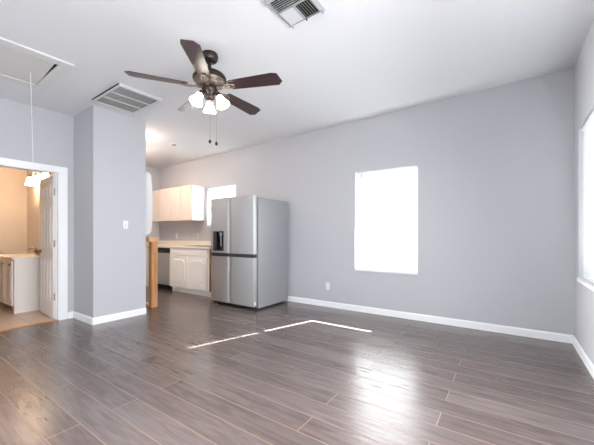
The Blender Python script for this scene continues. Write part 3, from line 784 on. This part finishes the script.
# ------------------------------------------------------------------ ceiling register (supply)
sx0, sx1, sy0, sy1 = -1.440, -1.128, 1.640, 2.000
sz = cz((sx0 + sx1) / 2, (sy0 + sy1) / 2)
sv = thing('supply_register', 'louvred white supply air register on ceiling cut by the top of photo', 'air vent', ((sx0 + sx1) / 2, (sy0 + sy1) / 2, sz), rot=CROT)
ax, ay = (sx1 - sx0) / 2, (sy1 - sy0) / 2
MB().box(-ax + 0.02, ax - 0.02, -ay + 0.02, ay - 0.02, -0.004, 0.0).build('duct_shade', M['black'], sv)  # duct's inner shade painted as a black sheet behind the louvres
f = MB(); fb = 0.034; zl = -0.030
# sloped flange, lower towards the middle
f.prism([(-ay, 0), (-ay + fb, zl), (-ay + fb + 0.003, zl), (-ay + fb + 0.003, zl + 0.008), (-ay + 0.01, 0)], 'x', -ax, ax)
f.prism([(ay, 0), (ay - fb, zl), (ay - fb - 0.003, zl), (ay - fb - 0.003, zl + 0.008), (ay - 0.01, 0)], 'x', -ax, ax)
f.prism([(-ax, 0), (-ax + fb * 0.5, zl), (-ax + fb * 0.5 + 0.003, zl), (-ax + fb * 0.5 + 0.003, zl + 0.008), (-ax + 0.008, 0)], 'y', -ay, ay)
f.prism([(ax, 0), (ax - fb * 0.5, zl), (ax - fb * 0.5 - 0.003, zl), (ax - fb * 0.5 - 0.003, zl + 0.008), (ax - 0.008, 0)], 'y', -ay, ay)
f.box(-0.004, 0.004, -0.02, ay - fb, zl, zl + 0.016)
f.box(-ax + fb * 0.5, ax - fb * 0.5, -0.026, -0.018, zl, zl + 0.016)
f.build('register_frame', M['grille_shaded'], sv)
s = MB()
x = -ax + 0.030                        # left bank blows left, right bank blows right
while x < -0.010:
    s.prism([(x, zl + 0.002), (x + 0.0015, zl + 0.002), (x + 0.0120, zl + 0.020), (x + 0.0105, zl + 0.020)], 'y', -0.018, ay - fb); x += 0.0165
x = 0.012
while x < ax - 0.026:
    s.prism([(x + 0.015, zl + 0.002), (x + 0.0165, zl + 0.002), (x + 0.0015, zl + 0.022), (x, zl + 0.022)], 'y', -0.018, ay - fb); x += 0.0205
y = -ay + fb + 0.004
while y < -0.035:
    s.prism([(y, zl + 0.002), (y + 0.0015, zl + 0.002), (y + 0.0145, zl + 0.022), (y + 0.013, zl + 0.022)], 'x', -ax + 0.02, ax - 0.02); y += 0.0185
s.build('louvres', M['grille'], sv)
MB().box(0.010, 0.016, ay - fb - 0.012, ay - fb + 0.004, zl - 0.014, zl + 0.004, 0.001).build('damper_lever', M['band'], sv)

# ------------------------------------------------------------------ ceiling fan
cx, cy = -2.275, 1.862
fan = thing('ceiling_fan', 'dark bronze five blade ceiling fan with three lit glass shades', 'ceiling fan', (cx, cy, 0))
zc = cz(cx, cy)
MB().lathe([(0, zc + 0.003), (0.072, zc + 0.003), (0.076, zc - 0.018), (0.074, zc - 0.045), (0.060, zc - 0.066), (0.034, zc - 0.076), (0.0, zc - 0.078)]).build('canopy', M['bronze'], fan, True)
MB().lathe([(0.016, zc - 0.07), (0.016, 2.665), (0.03, 2.660), (0.034, 2.645), (0.03, 2.630), (0.0, 2.628)]).build('downrod', M['bronze'], fan, True)
MB().lathe([(0, 2.640), (0.05, 2.640), (0.10, 2.632), (0.138, 2.612), (0.152, 2.588), (0.152, 2.572), (0.140, 2.566), (0, 2.566)], n=48).build('motor_housing', M['bronze'], fan, True)
MB().lathe([(0.138, 2.567), (0.146, 2.555), (0.138, 2.535), (0.112, 2.518), (0.085, 2.510), (0, 2.510)], n=48).build('motor_band', M['bronze_tan'], fan, True)['label'] = 'tan bronze decorative band'
MB().lathe([(0, 2.512), (0.062, 2.512), (0.070, 2.495), (0.070, 2.470), (0.058, 2.448), (0.040, 2.438), (0.034, 2.425), (0.046, 2.412), (0.040, 2.392), (0.018, 2.380), (0, 2.378)], n=36).build('switch_housing', M['bronze'], fan, True)

blade_me = None; iron_me = None
for k in range(5):
    a = math.radians(-123.5 + 72 * k)
    if k == 0:
        p = [(0.195, -0.048), (0.215, -0.058), (0.40, -0.067), (0.625, -0.077), (0.670, -0.062), (0.692, 0.036), (0.654, 0.077), (0.40, 0.067), (0.215, 0.058), (0.195, 0.048)]
        bb = MB().prism(p, 'z', -0.003, 0.003, 0.001)
        bmesh.ops.rotate(bb.bm, verts=bb.bm.verts, cent=(0, 0, 0), matrix=Matrix.Rotation(math.radians(-12), 3, 'X'))
        bl = bb.build('blade', M['blade'], fan)
        ib = MB()
        ib.prism([(0.075, -0.020), (0.125, -0.012), (0.150, -0.014), (0.150, 0.014), (0.125, 0.012), (0.075, 0.020)], 'z', -0.012, -0.002, 0.002)
        ib.ring(Matrix.Translation((0.195, 0, -0.010)) @ Matrix.Rotation(math.radians(-12), 4, 'X'), 0.028, 0.0065, sx=1.7)
        ib.prism([(0.14, -0.008), (0.25, -0.006), (0.25, 0.006), (0.14, 0.008)], 'z', -0.011, -0.004, 0.002)
        for sx_, sy_ in ((0.235, 0), (0.215, 0.018), (0.215, -0.018)):
            ib.lathe([(0, -0.016), (0.005, -0.014), (0.006, -0.004), (0, -0.004)], Matrix.Translation((sx_, sy_, sy_ * -0.21)), 10)
        ir = ib.build('blade_iron', M['bronze_tan'], bl, True)
        ir['label'] = 'ornate bronze bracket'
    else:
        b2 = bl.copy(); COL.objects.link(b2); b2.parent = fan
        i2 = ir.copy(); COL.objects.link(i2); i2.parent = b2
        b2.rotation_euler = (0, 0, a); b2.location = (0, 0, 2.500); continue
    bl.rotation_euler = (0, 0, a); bl.location = (0, 0, 2.500)

shade_prof = [(0.022, 0.0), (0.030, 0.010), (0.034, 0.030), (0.042, 0.055), (0.056, 0.082), (0.060, 0.098), (0.0575, 0.098), (0.053, 0.082), (0.039, 0.055), (0.031, 0.030), (0.027, 0.012), (0.0, 0.006)]
for k in range(3):
    a = math.radians(-99 + 120 * k)
    dr = Vector((math.cos(a), math.sin(a), 0))
    MB().tube([Vector((0, 0, 2.425)) + dr * 0.03, Vector((0, 0, 2.437)) + dr * 0.065, Vector((0, 0, 2.425)) + dr * 0.088], 0.008, 10).cyl(Vector((0, 0, 2.432)) + dr * 0.080, Vector((0, 0, 2.400)) + dr * 0.098, 0.024, 16).build('light_arm', M['bronze'], fan, True)
    axis = (dr * 0.52 + Vector((0, 0, -1))).normalized()
    mt = Matrix.Translation(Vector((0, 0, 2.408)) + dr * 0.094) @ axis.to_track_quat('Z', 'Y').to_matrix().to_4x4()
    shd = MB().lathe(shade_prof, mt, 28).build('lamp_shade', M['shade'], fan, True); shd['label'] = 'lit frosted bell glass shade'
    MB().lathe([(0.012, 0.012), (0.014, 0.03), (0.024, 0.055), (0.025, 0.070), (0.016, 0.086), (0, 0.092)], mt, 16).build('bulb', M['bulb'], shd, True)
rgt = Vector((math.cos(math.radians(34.7)), math.sin(math.radians(34.7)), 0))
for s_, zb in ((0.003, 2.005), (0.062, 1.985)):
    p = rgt * s_ + Vector((0.012, -0.010, 0))
    pc = MB().cyl((p.x, p.y, 2.395), (p.x, p.y, zb), 0.0018, 6).build('pull_chain', M['chrome'], fan)
    MB().lathe([(0, zb + 0.012), (0.006, zb + 0.008), (0.013, zb - 0.006), (0.013, zb - 0.016), (0.006, zb - 0.026), (0, zb - 0.028)], Matrix.Translation((p.x, p.y, 0)), 14).build('pull_knob', M['bronze'], pc, True)
